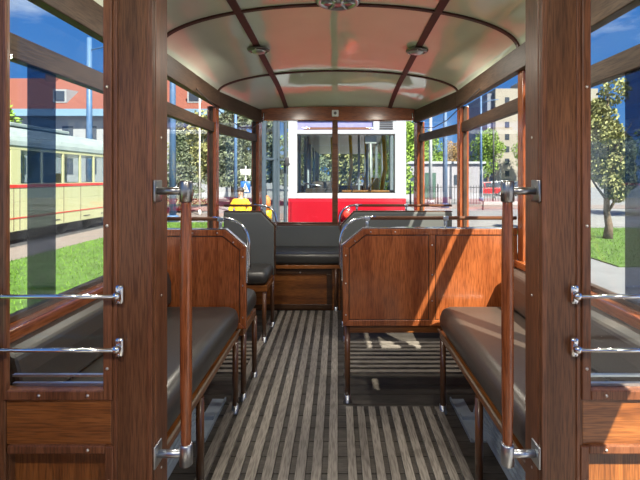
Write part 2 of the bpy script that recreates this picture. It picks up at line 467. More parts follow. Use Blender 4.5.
# ------------------------------------------------------------------ seats
def leg(t,x,y,z1,name='leg'):
    m = MB(); m.tube([(x,y,.014),(x,y,z1)],.0165,14); l = m.build(name,'post_brown',t)
    m = MB(); m.lathe((x,y,0),[(.026,0),(.026,.006),(.0195,.012),(.0195,.045)],16); m.build('foot_cap','steel',l)
def rail(t,pts_wood,pts_chrome,posts,ztop):
    m = MB(); m.tube(pts_wood,.011,12); m.build('hand_rail','rail_brown',t)
    m = MB(); m.tube(pts_chrome,.009,12); m.build('rail_end','chrome',t)
    for (x,y) in posts:
        m = MB(); m.tube([(x,y,ztop),(x,y,pts_wood[0][2]-.004)],.009,10)
        m.rbox(x-.016,x+.016,y-.012,y+.012,pts_wood[0][2]-.014,pts_wood[0][2]+.012,.004,2)
        m.build('rail_post','steel',t)
def bend(p0,p1,p2,n=8):   # quadratic
    p0,p1,p2=Vector(p0),Vector(p1),Vector(p2)
    return [p0*(1-t)**2+p1*2*t*(1-t)+p2*t*t for t in [i/n for i in range(n+1)]]
# long benches
for side,nm,mat in ((-1,'left','leather'),(1,'right','leather_brown')):
    t = thing('long_bench','long padded bench along the %s side wall, beside the bulkhead'%nm,'bench',(side*.8,1.83,0))
    y0,y1 = YF1+.01,2.405
    xf = -.543 if side<0 else .556
    def bx(m,xa,xb,*r,fn='box'):
        a,b=sorted((xa,xb)); getattr(m,fn)(a,b,*r); return m
    m = MB(); bx(m,xf,side*1.03,y0,y1,.455,.600,.062,8,fn='rbox'); m.build('seat_cushion',mat,t)
    m = MB(); bx(m,xf+side*.012,side*1.03,y0,y1,.412,.452); fr = m.build('seat_frame','oakwarmY',t,.004)
    m = MB(); m.tube([(xf+side*.006,y0,.456),(xf+side*.006,y1,.456)],.006,8); m.build('piping','piping',t)
    m = MB()
    prof = [(.0,.60),(.10,.60),(.108,.62),(.106,.72),(.09,.78),(.06,.80),(.0,.80)]
    m.prism([(side*(1.035-d),z) for d,z in prof],'Y',y0,y1); m.build('backrest',mat,t,.012)
    for y in (1.78,2.392): leg(t,xf+side*.028,y,.40)
    # heater under the bench
    h = thing('bench_heater','grey metal heater box under the %s bench'%nm,'heater',(side*.86,1.95,0))
    m = MB(); m.prism([(side*.995,.0),(side*.735,.0),(side*.79,.24),(side*.995,.26)],'Y',1.55,2.36); hb = m.build('case','heater_grey',h,.004)
    m = MB()
    for k in range(9):
        z=.04+k*.021; xx=.735+(z/.24)*.055
        bx(m,side*(xx-.010),side*(xx+.004),1.6,2.31,z,z+.008)
    m.build('grille','heater_grey',hb)
    m = MB(); bx(m,side*.655,side*.735,2.12,2.52,.001,.010); bx(m,side*.655,side*.662,2.12,2.52,.01,.022); bx(m,side*.665,side*.735,2.30,2.34,.01,.03); m.build('foot_plate','heater_grey',h)
# rear-facing seats with wooden backs
def wooden_seat(nm,label,xw,xe,y,posts,legs,mid=None,mat='leather'):
    s = 1 if xe>xw else -1      # direction from wall to aisle
    t = thing('wooden_back_seat',label,'seat',((xw+xe)/2,y+.2,0))
    z0,z1 = .455,1.012; c=.115
    poly = [(xw,z0),(xe,z0),(xe,z1-.098),(xe-s*c,z1),(xw,z1)]
    m = MB(); m.prism(poly,'Y',y,y+.022); pn = m.build('back_panel','mahoganyZ',t)
    f = .034; m = MB()
    def strip(pts): m.prism(pts,'Y',y-.010,y)
    strip([(xw,z0),(xe,z0),(xe-s*f,z0+f),(xw,z0+f)])
    strip([(xe,z0),(xe,z1-.098),(xe-s*f,z1-.098-.014),(xe-s*f,z0+f)])
    strip([(xe,z1-.098),(xe-s*c,z1),(xe-s*(c+.014),z1-f),(xe-s*f,z1-.112)])
    strip([(xe-s*c,z1),(xw,z1),(xw,z1-f),(xe-s*(c+.014),z1-f)])
    if mid is not None: strip([(mid-.017,z0+f),(mid+.017,z0+f),(mid+.017,z1-f),(mid-.017,z1-f)])
    m.build('back_frame','mahoganyZ',t,.003)
    # raised fields inside the frame with a dark bead round each
    def field(ins, name, mat, ya):
        g=f+ins; mm=MB()
        hi=[(xe-s*g,z0+g),(xe-s*g,z1-.112-ins*.4),(xe-s*(c+.014+ins*.4),z1-g)]
        if mid is None: mm.prism(hi+[(xw,z1-g),(xw,z0+g)],'Y',ya,y)
        else:
            h=.017+ins
            mm.prism(hi+[(mid-h,z1-g),(mid-h,z0+g)],'Y',ya,y)
            mm.prism([(mid+h,z0+g),(mid+h,z1-g),(xw,z1-g),(xw,z0+g)],'Y',ya,y)
        mm.build(name,mat,t)
    field(0,'bead','darkwoodZ',y-.002); field(.005,'field_panel','mahoganyZ',y-.005)
    m = MB()
    m.prism([(xe,z1-.30),(xe+s*.008,z1-.30),(xe+s*.008,z1-.094),(xe-s*(c-.003),z1+.008),(xw,z1+.008),(xw,z1),(xe-s*c,z1),(xe,z1-.098)],'Y',y-.008,y+.024)
    m.build('edge_trim','chrome',t,.002)
    m = MB()
    for (x,z) in ((xe-s*.017,.52),(xe-s*.017,.70),(xe-s*.017,.86),(xe-s*.07,z1-.07),(xe-s*.16,z1-.017),(xe-s*.30,z1-.017)):
        m = MB(); m.ball((x,y-.010,z),.0045,u=8,v=6); m.build('screw','screw',t)
    if mid is not None:
        for z in (.6,.75,.92): m = MB(); m.ball((mid,y-.010,z),.0045,u=8,v=6); m.build('screw','screw',t)
    # upholstery on the far side
    a,b = sorted((xw+s*.01,xe-s*.008))
    m = MB(); m.rbox(a,b,y+.024,y+.40,.455,.592,.055,7); m.build('seat_cushion',mat,t)
    m = MB(); m.prism([(xw,.59),(xe-s*.01,.59),(xe-s*.01,z1-.11),(xe-s*(c+.01),z1-.015),(xw,z1-.015)],'Y',y+.023,y+.05); m.build('back_pad','cloth_grey',t,.008)
    m = MB(); m.box(a+.01,b-.01,y+.02,y+.385,.405,.452); m.build('seat_frame','oakwarmX',t,.004)
    for (x,yy,z) in legs: leg(t,x,yy,z)
    zr = 1.073; xs = xe-s*.16
    rail(t,[(xw,y+.011,zr),(xs,y+.011,zr)],
         [(xs-s*.03,y+.011,zr+.004),(xs,y+.011,zr+.004)]+bend((xs+s*.02,y+.011,zr+.004),(xe+s*.004,y+.011,zr),(xe+s*.014,y+.011,.93))+[(xe+s*.014,y+.011,.80),(xe+s*.002,y+.011,.775)],
         posts,z1)
    return t
yl,yrt = 2.425,2.475
wooden_seat('left','narrow single seat with varnished wooden back, left of the aisle',-1.03,-.518,yl,[(-.665,yl+.011)],
            [(-.555,yl+.10,.405),(-.545,2.80,.405)])
wooden_seat('right','wide double seat with varnished wooden back, right of the aisle',1.03,.028,yrt,[(.168,yrt+.011),(.622,yrt+.011)],
            [(.055,yrt+.03,.455),(.058,2.83,.405)],mid=.540)
# camera-facing seats with upholstered backs
def padded_seat(label,xw,xe,y,posts):
    s = 1 if xe>xw else -1
    t = thing('padded_back_seat',label,'seat',((xw+xe)/2,y-.15,0))
    z0,z1=.455,1.005; c=.115
    poly=[(xw,z0),(xe,z0),(xe,z1-.12),(xe-s*c,z1),(xw,z1)]
    m = MB(); m.prism(poly,'Y',y,y+.05); m.build('backrest','cloth_grey',t,.014)
    m = MB(); m.prism([(xe-s*.002,z0),(xe+s*.008,z0),(xe+s*.008,z1-.116),(xe-s*(c-.004),z1+.008),(xw,z1+.008),(xw,z1-.002),(xe-s*c,z1-.002),(xe-s*.002,z1-.12)],'Y',y+.004,y+.056)
    m.build('edge_trim','darkwoodX',t,.002)
    a,b=sorted((xw+s*.01,xe))
    m = MB(); m.rbox(a,b,y-.37,y+.005,.455,.566,.05,7); m.build('seat_cushion','leather',t)
    m = MB(); m.box(a+.006,b-.006,y-.355,y+.04,.405,.452); m.build('seat_frame','oakwarmX',t,.004)
    leg(t,xe-s*.03,y-.335,.405); leg(t,xe-s*.02,y+.02,.455)
    zr=1.060; xs=xe-s*.15
    rail(t,[(xw,y+.025,zr),(xs,y+.025,zr)],
         [(xs-s*.03,y+.025,zr+.003),(xs,y+.025,zr+.003)]+bend((xs+s*.02,y+.025,zr+.003),(xe+s*.004,y+.025,zr),(xe+s*.014,y+.025,.93))+[(xe+s*.014,y+.025,.86),(xe+s*.002,y+.025,.835)],
         posts,z1)
padded_seat('single grey padded seat facing the camera, left of the aisle',-1.0,-.555,3.745,[(-.67,3.77)])
padded_seat('wide grey padded seat facing the camera, behind the wooden double back',1.0,.028,3.76,[(.165,3.785),(.60,3.785)])
# rear bench
t = thing('rear_bench','long dark padded bench across the rear end under the red tram view','bench',(0,4.43,0))
def trap(m,y0,y1,z0,z1,ins=.03):
    a,b = wx(y0)-ins, wx(y1)-ins
    m.hexa([(-a,y0,z0),(a,y0,z0),(b,y1,z0),(-b,y1,z0)],[(-a,y0,z1),(a,y0,z1),(b,y1,z1),(-b,y1,z1)])
b=MB(); m = MB(); trap(b,4.17,4.62,.455,.57,.035); bmesh.ops.bevel(b.bm,geom=b.bm.edges[:],offset=.04,segments=5,profile=.5,affect='EDGES'); m.merge(b.bm,True); m.build('seat_cushion','leather',t)
m = MB(); m.hexa([(-.85,4.585,.565),(.85,4.585,.565),(.83,4.65,.565),(-.83,4.65,.565)],[(-.84,4.62,.785),(.84,4.62,.785),(.83,4.65,.785),(-.83,4.65,.785)]); m.build('backrest','cloth_grey',t,.012)
m = MB(); trap(m,4.19,4.62,.415,.452); m.build('seat_frame','oakwarmX',t,.004)
m = MB(); trap(m,4.23,4.60,0,.415,.05); m.build('base_panel','oakwarmX',t)
m = MB()
for (x0,x1) in ((-.88,-.06),(.02,.88)):
    m.box(x0,x1,4.212,4.231,.36,.41); m.box(x0,x1,4.212,4.231,.01,.06)
    m.box(x0,x0+.05,4.212,4.231,.06,.36); m.box(x1-.05,x1,4.212,4.231,.06,.36)
m.build('base_frame','darkwoodX',t,.003)
m = MB(); m.tube([(-.37,4.208,.375),(-.37,4.215,.375)],.009,10); m.build('knob','screw',t)
leg(t,-.02,4.20,.415)

# bell cords and hooks
for side,nm in ((-1,'left'),(1,'right')):
    t = thing('pull_cord','thin pull cord hanging along the %s lintel to the rear corner'%nm,'cord',(side*.9,3.8,1.8))
    p=[(side*.988,3.0,1.925),(side*.965,3.3,1.87),(side*.94,3.7,1.80),(side*.90,4.05,1.775),(side*.86,4.35,1.81),(side*.80,4.62,1.93)]
    pts=[]
    for i in range(len(p)-1):
        for k in range(5):
            f=k/5; pts.append(Vector(p[i]).lerp(Vector(p[i+1]),f))
    pts.append(Vector(p[-1])); 
    m=MB(); m.tube(pts,.004,6); m.build('cord','iron',t)
    m=MB(); m.tube([(side*.80,4.665,2.0),(side*.80,4.62,1.99),(side*.80,4.60,1.945),(side*.80,4.615,1.93)],.008,8); m.build('hook','chrome',t)
t = thing('bell_button_box','small white square box on the rear header beam','switch',(-.03,4.645,1.955))
m=MB(); m.rbox(-.066,.006,4.63,4.66,1.963,2.033,.006,2); m.build('case','white_plastic',t)
m=MB(); m.lathe((-.03,4.63,1.998),[(.016,0),(.016,-.006),(.010,-.009)],16,'Y'); m.build('button','gunmetal',t)

# ------------------------------------------------------------------ outside
G = -.75
def slab(name,x0,x1,y0,y1,z,mat,th=.06):
    m=MB(); m.box(x0,x1,y0,y1,z-th,z); return struct(m.build(name,mat))
slab('ground',-120,120,-40,160,G,'asphalt',.3)
slab('lawn_left',-7.9,-1.9,-3,19.3,G+.03,'lawn')
slab('lawn_right',6.4,15,9.8,17.2,G+.03,'lawn')
slab('footpath_left',-9.35,-7.9,-3,40,G+.035,'paving_pink')
slab('track_bed',-13,-9.35,-3,40,G+.02,'track_bed')
slab('footpath_back',-7.9,-1.6,20.5,24,G+.03,'paving_pink')
slab('footpath_right',4.2,30,17.6,22,G+.04,'concrete')
slab('parking_strip',5,40,28,31.5,G+.03,'paving_pink')
m=MB()
for i in range(16000):
    x=random.uniform(-7.85,-2.0); y=random.uniform(1,19.2); h=random.uniform(.03,.09); a=random.uniform(0,PI)
    dx,dy=.012*math.cos(a),.012*math.sin(a)
    m._add([(x-dx,y-dy,G+.03),(x+dx,y+dy,G+.03),(x+random.uniform(-.04,.04),y+random.uniform(-.04,.04),G+.03+h)],[(0,1,2)])
tag(m.build('grass','grass'),'bright green grass on the lawn beside the left windows','grass',kind='stuff')
m=MB()
for i in range(7000):
    x=random.uniform(6.45,14.9); y=random.uniform(9.9,17.1); h=random.uniform(.03,.09); a=random.uniform(0,PI)
    dx,dy=.012*math.cos(a),.012*math.sin(a)
    m._add([(x-dx,y-dy,G+.03),(x+dx,y+dy,G+.03),(x+random.uniform(-.04,.04),y+random.uniform(-.04,.04),G+.03+h)],[(0,1,2)])
tag(m.build('grass','grass'),'green grass around the leafy tree beyond the right windows','grass',kind='stuff')

# red and white tram behind
def hollow_car(t,x0,x1,y0,y1,zb,zw,zt,zr,mat_lo,mat_hi,wins,roofmat,wmat='tram_glass',thick=.06):
    """lower box, pillars, glass panes on both long sides, roof"""
    m=MB(); m.box(x0,x1,y0,y1,zb,zw-.55); 
    m.box(x0,x0+thick,y0,y1,zw-.55,zw); m.box(x1-thick,x1,y0,y1,zw-.55,zw); m.box(x0+thick,x1-thick,y1-thick,y1,zw-.55,zw); m.box(x0+thick,x1-thick,y0,y0+thick,zw-.55,zw)
    m.build('lower_body',mat_lo,t,.01)
    m=MB(); e=[y0]
    edges=sorted(wins)
    last=y0
    for (a,b) in edges+[(y1,y1)]:
        for xx in (x0,x1-thick):
            if a>last: m.box(xx,xx+thick,last,a,zw,zt)
        last=b
    m.box(x0,x1,y0,y1,zt,zt+.12)
    m.build('window_pillars',mat_hi,t,.008)
    for (a,b) in edges:
        for xx in (x0+.02,x1-.03):
            mm=MB(); mm.box(xx,xx+.01,a,b,zw,zt); mm.build('side_window',wmat,t)
    K=14; xc=(x0+x1)/2; hw=(x1-x0)/2+.03
    m=MB(); m.prism([(xc+hw*math.cos(PI*i/K),zt+.12+(zr-zt-.12)*math.sin(PI*i/K)) for i in range(K+1)],'Y',y0-.02,y1+.02); m.build('roof',roofmat,t,.02)
t = thing('red_tram','red and white tram parked close behind the rear window','tram',(.137,11.5,G))
x0,x1=-.756,1.03; F=6.5
hollow_car(t,x0,x1,F+.06,16.0,G+.35,.985,2.17,2.75,'tram_red','tram_white',[(F+.35,F+1.5),(F+1.65,F+3.1),(F+3.25,F+4.7),(F+4.85,F+6.3),(F+6.45,F+7.9),(F+8.05,F+9.2)],'tram_white')
m=MB(); m.box(x0,x1,F,F+.06,G+.35,.985); m.box(x0+.045,x1-.06,F-.02,F,G+.5,.955); m.build('front_panel','tram_red',t,.010)
m=MB()
wl_,wr_=x0+.138,x1-.168
m.box(x0,wl_,F,F+.06,.985,2.38); m.box(wr_,x1,F,F+.06,.985,2.38); m.box(wl_,wr_,F,F+.06,.985,1.065); m.box(wl_,wr_,F,F+.06,1.96,2.02)
m.box(wl_,wr_,F,F+.06,2.165,2.38); m.box(.53,wr_,F,F+.06,2.02,2.165); m.build('front_frame','tram_white',t,.005)
m=MB(); m.box(wl_,wr_,F+.03,F+.038,1.065,1.96); m.build('windscreen','tram_glass',t)
m=MB()
for (p,q_,c,d) in ((wl_-.004,wl_+.014,1.065,1.96),(wr_-.014,wr_+.004,1.065,1.96),(wl_,wr_,1.06,1.08),(wl_,wr_,1.945,1.965),(-.02,.012,1.065,1.96)): m.box(p,q_,F+.004,F+.03,c,d)
m.build('windscreen_seal','black_rubber',t)
m=MB(); m.box(wl_,.53,F+.025,F+.045,2.02,2.165); sg=m.build('destination_sign','sign_purple',t)
m=MB(); m.box(wl_+.10,.50,F+.02,F+.025,2.03,2.065); m.build('sign_band','rust_brown',sg)
m=MB()
for k in range(4): m.box(.63,.83,F-.008,F,2.035+k*.033,2.053+k*.033)
m.build('vent_grille','iron',t)
m=MB(); m.box(.06,.85,F+.1,F+.3,1.06,1.105); m.build('dashboard','yellowwoodX',t,.006)
m=MB(); m.box(-.5,0,F+.1,F+.4,1.03,1.13); m.rbox(-.42,-.10,F+.35,F+.5,1.03,1.24,.05,3); m.build('driver_desk','tram_dark',t)
m=MB(); m.tube([(-.56,F+.3,1.22),(-.3,F+.35,1.17),(-.15,F+.4,1.15)],.012,8); m.build('control_lever','chrome',t)
m=MB(); m.box(x0+.07,x1-.07,F+.1,15.9,.06,.10); m.box(x0+.07,x1-.07,15.88,15.93,.1,1.0); m.build('inner_floor','tram_dark',t)
m=MB(); m.box(x0+.07,x1-.07,F+.12,15.9,2.20,2.23); m.build('inner_ceiling','tram_dark',t)
for (x,y) in ((-.48,F+.4),(.34,F+.5),(.52,F+1.2),(.25,F+1.9)):
    m=MB(); m.tube([(x,y,.1),(x,y,2.2)],.018,8); m.build('pole','pole_grey',t)
for (x,y,r) in ((.74,F+.7,.035),(.80,F+1.3,.03),(.19,F+1.1,.028),(.55,F+2.4,.03),(-.15,F+2.6,.03)):
    m=MB(); m.tube([(x,y,.1),(x,y,1.15),(x+.05,y,1.45),(x+.02,y,2.15)],r,8); m.build('yellow_pole','mustard',t)
m=MB(); m.rbox(.53,.68,F+.6,F+.78,.9,1.30,.04,3); m.build('driver_seat','mustard',t)
m=MB(); m.rbox(.41,.59,F+.08,F+.1,1.82,1.94,.01,2); m.tube([(.50,F+.09,1.82),(.50,F+.09,1.10)],.012,8); m.build('mirror_bracket','white_plastic',t)
for x in (-.2,.2,.45):
    m=MB(); m.tube([(x,F+.012,1.08),(x+.14,F+.008,1.34)],.007,6); m.build('wiper','black_rubber',t)
m=MB(); m.lathe((.13,F-.03,.75),[(.11,.03),(.115,0),(.10,-.035),(.06,-.055),(.005,-.062)],24,'Y'); m.build('headlamp','tram_red',t)
m=MB(); m.lathe((.13,F-.03,.75),[(.062,-.056),(.04,-.066),(.003,-.07)],20,'Y'); m.build('lens','stripe_red',t)
for k,(ya,yb,xa,xb) in enumerate(((F-.55,F-.3,-1.04,-.90),(F-.28,F-.02,-.88,-.78))):
    m=MB()
    for (p,q_) in ((0,.18),(.82,1)):
        m.hexa([(xa+(xb-xa)*f_+e_,ya+(yb-ya)*f_,G+.4) for f_,e_ in ((p,-.016),(p,.016),(q_,.016),(q_,-.016))],
               [(xa+(xb-xa)*f_+e_,ya+(yb-ya)*f_,2.2) for f_,e_ in ((p,-.016),(p,.016),(q_,.016),(q_,-.016))])
    for (z,zz) in ((G+.4,.6),(2.12,2.2),(1.55,1.58)):
        m.hexa([(xa-.012,ya,z),(xa+.012,ya,z),(xb+.012,yb,z),(xb-.012,yb,z)],[(xa-.012,ya,zz),(xa+.012,ya,zz),(xb+.012,yb,zz),(xb-.012,yb,zz)])
    d=m.build('folding_door','door_grey',t,.004)
    m=MB(); m.hexa([(xa-.004,ya,.6),(xa+.004,ya,.6),(xb+.004,yb,.6),(xb-.004,yb,.6)],[(xa-.004,ya,2.12),(xa+.004,ya,2.12),(xb+.004,yb,2.12),(xb-.004,yb,2.12)]); m.build('door_glass','tram_glass',d)
m=MB(); m.tube([(x0+.03,F+.02,1.5),(x0-.02,F-.1,1.54),(x0-.01,F-.13,1.54)],.010,8); m.rbox(x0-.03,x0+.03,F-.15,F-.12,1.47,1.60,.01,2); m.build('wing_mirror','iron',t)
m=MB(); m.box(x0+.2,x1-.2,F+.4,15.6,G+.12,G+.36)
for y in (8.0,9.8,12.6,14.4):
    for x in (x0+.25,x1-.35): m.lathe((x,y,G+.33),[(.05,0),(.33,0),(.33,.09),(.05,.09)],20,'X')
m.build('running_gear','iron',t)

# cream tram on the left
t = thing('cream_tram','cream tram with a red waist stripe parked beyond the lawn','tram',(-10.8,14,G))
wl=[(9.3,10.2),(10.35,11.3),(11.4,12.75),(13.15,14.05),(14.15,15.15),(15.25,16.15),(16.25,17.05),(17.15,17.9),(18.05,18.6)]
hollow_car(t,-11.9,-9.7,8.8,18.8,G+.42,1.10,2.13,2.95,'tram_cream','tram_cream',wl,'tram_roof')
m=MB(); m.box(-9.7,-9.688,8.8,18.8,.98,1.08); m.build('waist_stripe','stripe_red',t)
m=MB(); m.box(-9.7,-9.69,8.8,18.8,.05,.085); m.build('skirt_stripe','stripe_red',t)
m=MB()
for y in (9.8,12.2,14.6,16.4,17.6): m.box(-9.7,-9.688,y,y+.4,-.18,-.15)
m.build('skirt_slots','iron',t)
m=MB()
for y in (10.27,12.85,13.1,15.2,16.2,17.98): m.box(-9.7,-9.692,y,y+.02,-.3,.98)
m.build('panel_seams','bark',t)
m=MB(); m.box(-11.3,-10.3,10.5,11.6,2.93,3.12); m.box(-11.3,-10.3,13.5,16.5,2.93,3.05); m.build('roof_box','tram_roof',t,.03)
m=MB(); m.box(-11.6,-10.0,9.4,18.2,G+.12,G+.42)
for y in (10.5,12.0,15.6,17.1):
    for x in (-11.6,-10.1): m.lathe((x,y,G+.33),[(.05,0),(.31,0),(.31,.1),(.05,.1)],20,'X')
m.build('running_gear','iron',t)
for k,y in enumerate((11.9,13.6,15.6)):
    m=MB(); m.rbox(-10.7,-10.3,y,y+.45,.6,1.45,.06,3); m.build('seat','mustard',t)
m=MB(); m.box(-9.685,-9.655,11.35,12.75,-.2,2.1); 

# buildings
t = thing('red_roof_building','long white building under a red tiled roof on the left','building',(-28,48,G))
m=MB(); m.box(-46,-11.5,44,54,G,7.9); m.build('wall','plaster',t)
m=MB(); m.prism([(43.2,7.9),(55,7.9),(49.2,12.6)],'X',-46.5,-11); m.build('roof','roof_tiles',t)
m=MB(); m.box(-46.5,-11,43.1,43.5,7.45,8.15); m.build('gutter','gutter_blue',t)
for x in (-29.5,-22,-15.6):
    m=MB(); m.prism([(44.5,9),(48,9),(48,10.7),(44.5,10.4)],'X',x,x+1.4); d=m.build('dormer','plaster',t)
    m=MB(); m.box(x+.2,x+1.2,44.44,44.5,9.2,10.2); m.build('dormer_window','window_dark',d)
for x in (-33,-19): 
    m=MB(); m.box(x,x+1.2,48.5,49.7,11.8,14); m.build('chimney','roof_tiles',t)
for i in range(14):
    for z in (1.6,4.8):
        x=-45+i*2.4; m=MB(); m.box(x,x+1.1,43.95,44.0,z,z+1.7); m.build('window','window_dark',t)
t = thing('apartment_tower','tall beige apartment block rising behind the trees on the right','building',(38,90,G))
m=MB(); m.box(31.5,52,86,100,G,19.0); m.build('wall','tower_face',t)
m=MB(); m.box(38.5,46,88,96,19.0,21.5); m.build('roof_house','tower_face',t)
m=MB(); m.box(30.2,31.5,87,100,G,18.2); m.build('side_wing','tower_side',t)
for i in range(7):
    for k in range(7):
        x=33.4+i*2.7; z=1.4+k*2.45; m=MB(); m.box(x,x+.85,85.93,86.0,z,z+1.15); m.build('window','window_dark',t)
t = thing('low_shed','low white shed behind the black fence','shed',(9,42,G))
m=MB(); m.box(5.5,13.5,40,45,G,2.55); m.build('wall','shed_white',t)
m=MB(); m.box(5.3,13.7,39.8,45.2,2.55,2.75); m.build('roof','pole_grey',t)
m=MB(); m.box(8.1,9.1,39.94,40.0,G,1.7); m.build('door','door_green',t)
for x in (6.2,10.8): 
    m=MB(); m.box(x,x+.9,39.94,40,.6,1.5); m.build('window','window_dark',t)

# poles
def pole(name,label,x,y,h,r,mat,arm=None,cat='pole'):
    t=thing(name,label,cat,(x,y,G))
    m=MB(); m.tube([(x,y,G),(x,y,G+h)],[r,r*.72],12); m.build('shaft',mat,t)
    m=MB(); m.lathe((x,y,G),[(r*1.7,0),(r*1.7,.25),(r*1.05,.3)],12); m.build('base',mat,t)
    if arm:
        m=MB(); m.tube([(x,y,G+h*.93),(x+arm*.5,y,G+h*.96),(x+arm,y,G+h*.97)],.04,8); m.build('arm',mat,t)
    return t
pole('overhead_line_pole','thick blue overhead line pole beyond the left doorway jamb',-7.65,19.9,11,.16,'pole_blue',2.2)
pole('overhead_line_pole','blue overhead line pole standing behind the cream tram',-13.3,23,9.5,.17,'pole_blue',2.5)
pole('overhead_line_pole','blue pole among the spruces behind the yellow jacket',-6.0,25.2,8,.11,'pole_blue',1.5)
pole('flag_pole','slim white pole in front of the pale spruce',-7.4,23.0,7,.05,'white_plastic')
pole('overhead_line_pole','thick dark blue pole between shed and fence on the right',7.1,28.5,9.5,.17,'pole_blue',-2)
pole('overhead_line_pole','pale grey pole left of the thick dark blue pole',7.1,33,9,.15,'pole_grey',-2)
pole('overhead_line_pole','thin blue pole rising above the parked cars',12.3,37.0,9,.12,'pole_blue',1.5)
pole('lamp_post','slender dark lamp post left of the apartment block',15.2,42,8,.09,'iron',-1.2,'lamp post')
# pedestrian sign
sx,sy=-3.65,17
t=thing('pedestrian_sign','blue square pedestrian crossing sign on a grey pole','sign',(sx,sy,G))
m=MB(); m.tube([(sx,sy,G),(sx,sy,1.75)],.03,8); m.build('pole','pole_grey',t)
m=MB(); m.rbox(sx-.19,sx+.19,sy-.045,sy-.03,.68,1.14,.006,1); bd=m.build('board','sign_blue',t)
m=MB(); m.prism([(sx-.14,.73),(sx+.14,.73),(sx,1.08)],'Y',sy-.05,sy-.045); tr=m.build('triangle','white_plastic',bd)
m=MB(); m.ball((sx+.01,sy-.053,.99),.022,(1,.3,1),8,6); m.tube([(sx+.005,sy-.053,.96),(sx-.01,sy-.053,.86)],.016,6); m.tube([(sx-.01,sy-.053,.86),(sx-.05,sy-.053,.76)],.012,6); m.tube([(sx-.01,sy-.053,.86),(sx+.04,sy-.053,.76)],.012,6); m.tube([(sx,sy-.053,.94),(sx-.045,sy-.053,.89)],.009,6); m.build('walking_figure','iron',tr)
m=MB(); m.rbox(sx-.2,sx+.2,sy-.045,sy-.03,1.38,1.62,.01,1); m.build('plate','white_plastic',t)
# orange and yellow bollard
t=thing('striped_bollard','small orange and yellow bollard near the folding door of red tram','bollard',(-3.3,20,G))
m=MB(); m.lathe((-3.3,20,G),[(.22,0),(.22,.5),(.19,.52)],16); m.build('base','mustard',t)
m=MB(); m.lathe((-3.3,20,G),[(.16,.52),(.16,1.05),(.05,1.2)],16); m.build('top','orange',t)
# fence
t=thing('iron_fence','black iron bar fence in front of the parked cars','fence',(10,31.6,G))
m=MB()
for z in (.12,1.28): m.box(5.3,17.5,31.58,31.62,G+z,G+z+.05)
m.build('rails','iron',t)
m=MB(); k=0; x=5.35
while x<17.5:
    m.box(x,x+.035,31.59,31.61,G+.05,G+1.45); x+=.2
m.build('bars','iron',t)
for i in range(7):
    x=5.3+i*2.03; m=MB(); m.box(x-.04,x+.04,31.56,31.64,G,G+1.55); m.build('post','iron',t)
t=thing('low_barrier','low white barrier with a red board along the pavement on the right','barrier',(11.5,27,G))
for i in range(6):
    x=9+i*1.1; m=MB(); m.box(x,x+1.1,26.97,27.03,G+.32,G+.52); m.build('board','stripe_red' if i==3 else 'barrier_white',t)
for x in (9.1,12.3,15.5): m=MB(); m.box(x-.04,x+.04,26.95,27.05,G,G+.55); m.build('post','iron',t)

# parked cars
def car(label,x,y,mat,rot=0):
    t=thing('car',label,'car',(x,y,G),'cars parked beyond the fence')
    prof=[(-2.05,.28),(2.05,.28),(2.1,.55),(2.0,.78),(1.15,.92),(-1.95,.95),(-2.1,.6)]
    m=MB(); m.prism([(x+a,G+b) for a,b in prof],'Y',y-.85,y+.85); m.build('body',mat,t,.06)
    cab=[(1.0,.92),(.35,1.42),(-1.2,1.45),(-1.9,.94)]
    m=MB(); m.hexa([(x-1.85,y-.8,G+.92),(x+1.05,y-.8,G+.9),(x+1.05,y+.8,G+.9),(x-1.85,y+.8,G+.92)],[(x-1.15,y-.62,G+1.44),(x+.3,y-.62,G+1.43),(x+.3,y+.62,G+1.43),(x-1.15,y+.62,G+1.44)]); m.build('window_glass','window_dark',t,.04)
    m=MB(); m.rbox(x-1.2,x+.35,y-.64,y+.64,G+1.42,G+1.49,.03,2)
    for px in (-.4,):
        m.hexa([(x+px-.05,y-.815,G+.92),(x+px+.05,y-.815,G+.92),(x+px+.05,y-.76,G+.92),(x+px-.05,y-.76,G+.92)],[(x+px-.05,y-.64,G+1.44),(x+px+.05,y-.64,G+1.44),(x+px+.05,y-.6,G+1.44),(x+px-.05,y-.6,G+1.44)])
    m.build('roof',mat,t)
    for wxp in (-1.3,1.3):
        for wy in (-.87,.67):
            m=MB(); m.lathe((x+wxp,y+wy,G+.31),[(.05,0),(.29,0),(.31,.04),(.31,.16),(.29,.2),(.05,.2)],18,'Y'); w=m.build('wheel','tyre',t)
            m=MB(); m.lathe((x+wxp,y+wy+(-.012 if wy<0 else .2),G+.31),[(.18,0),(.18,.012)],14,'Y'); m.build('hubcap','car_silver',w)
    m=MB(); m.rbox(x+1.95,x+2.1,y-.75,y-.45,G+.6,G+.74,.03,2); m.rbox(x+1.95,x+2.1,y+.45,y+.75,G+.6,G+.74,.03,2); m.build('headlight','white_plastic',t)
car('bright red car nearest the white shed',16.0,46.4,'car_red')
car('black car at the right end of the front row',20.4,46.8,'car_black')
car('silver car just behind the bright red car',18.0,50,'car_silver')
car('mid-blue car behind the black car',21.8,53.5,'car_blue')
car('dark blue car in the back row, farthest to the left',18.6,57,'car_blue')
car('pale silver car farthest back beneath the apartment block',22.6,60.5,'car_silver')

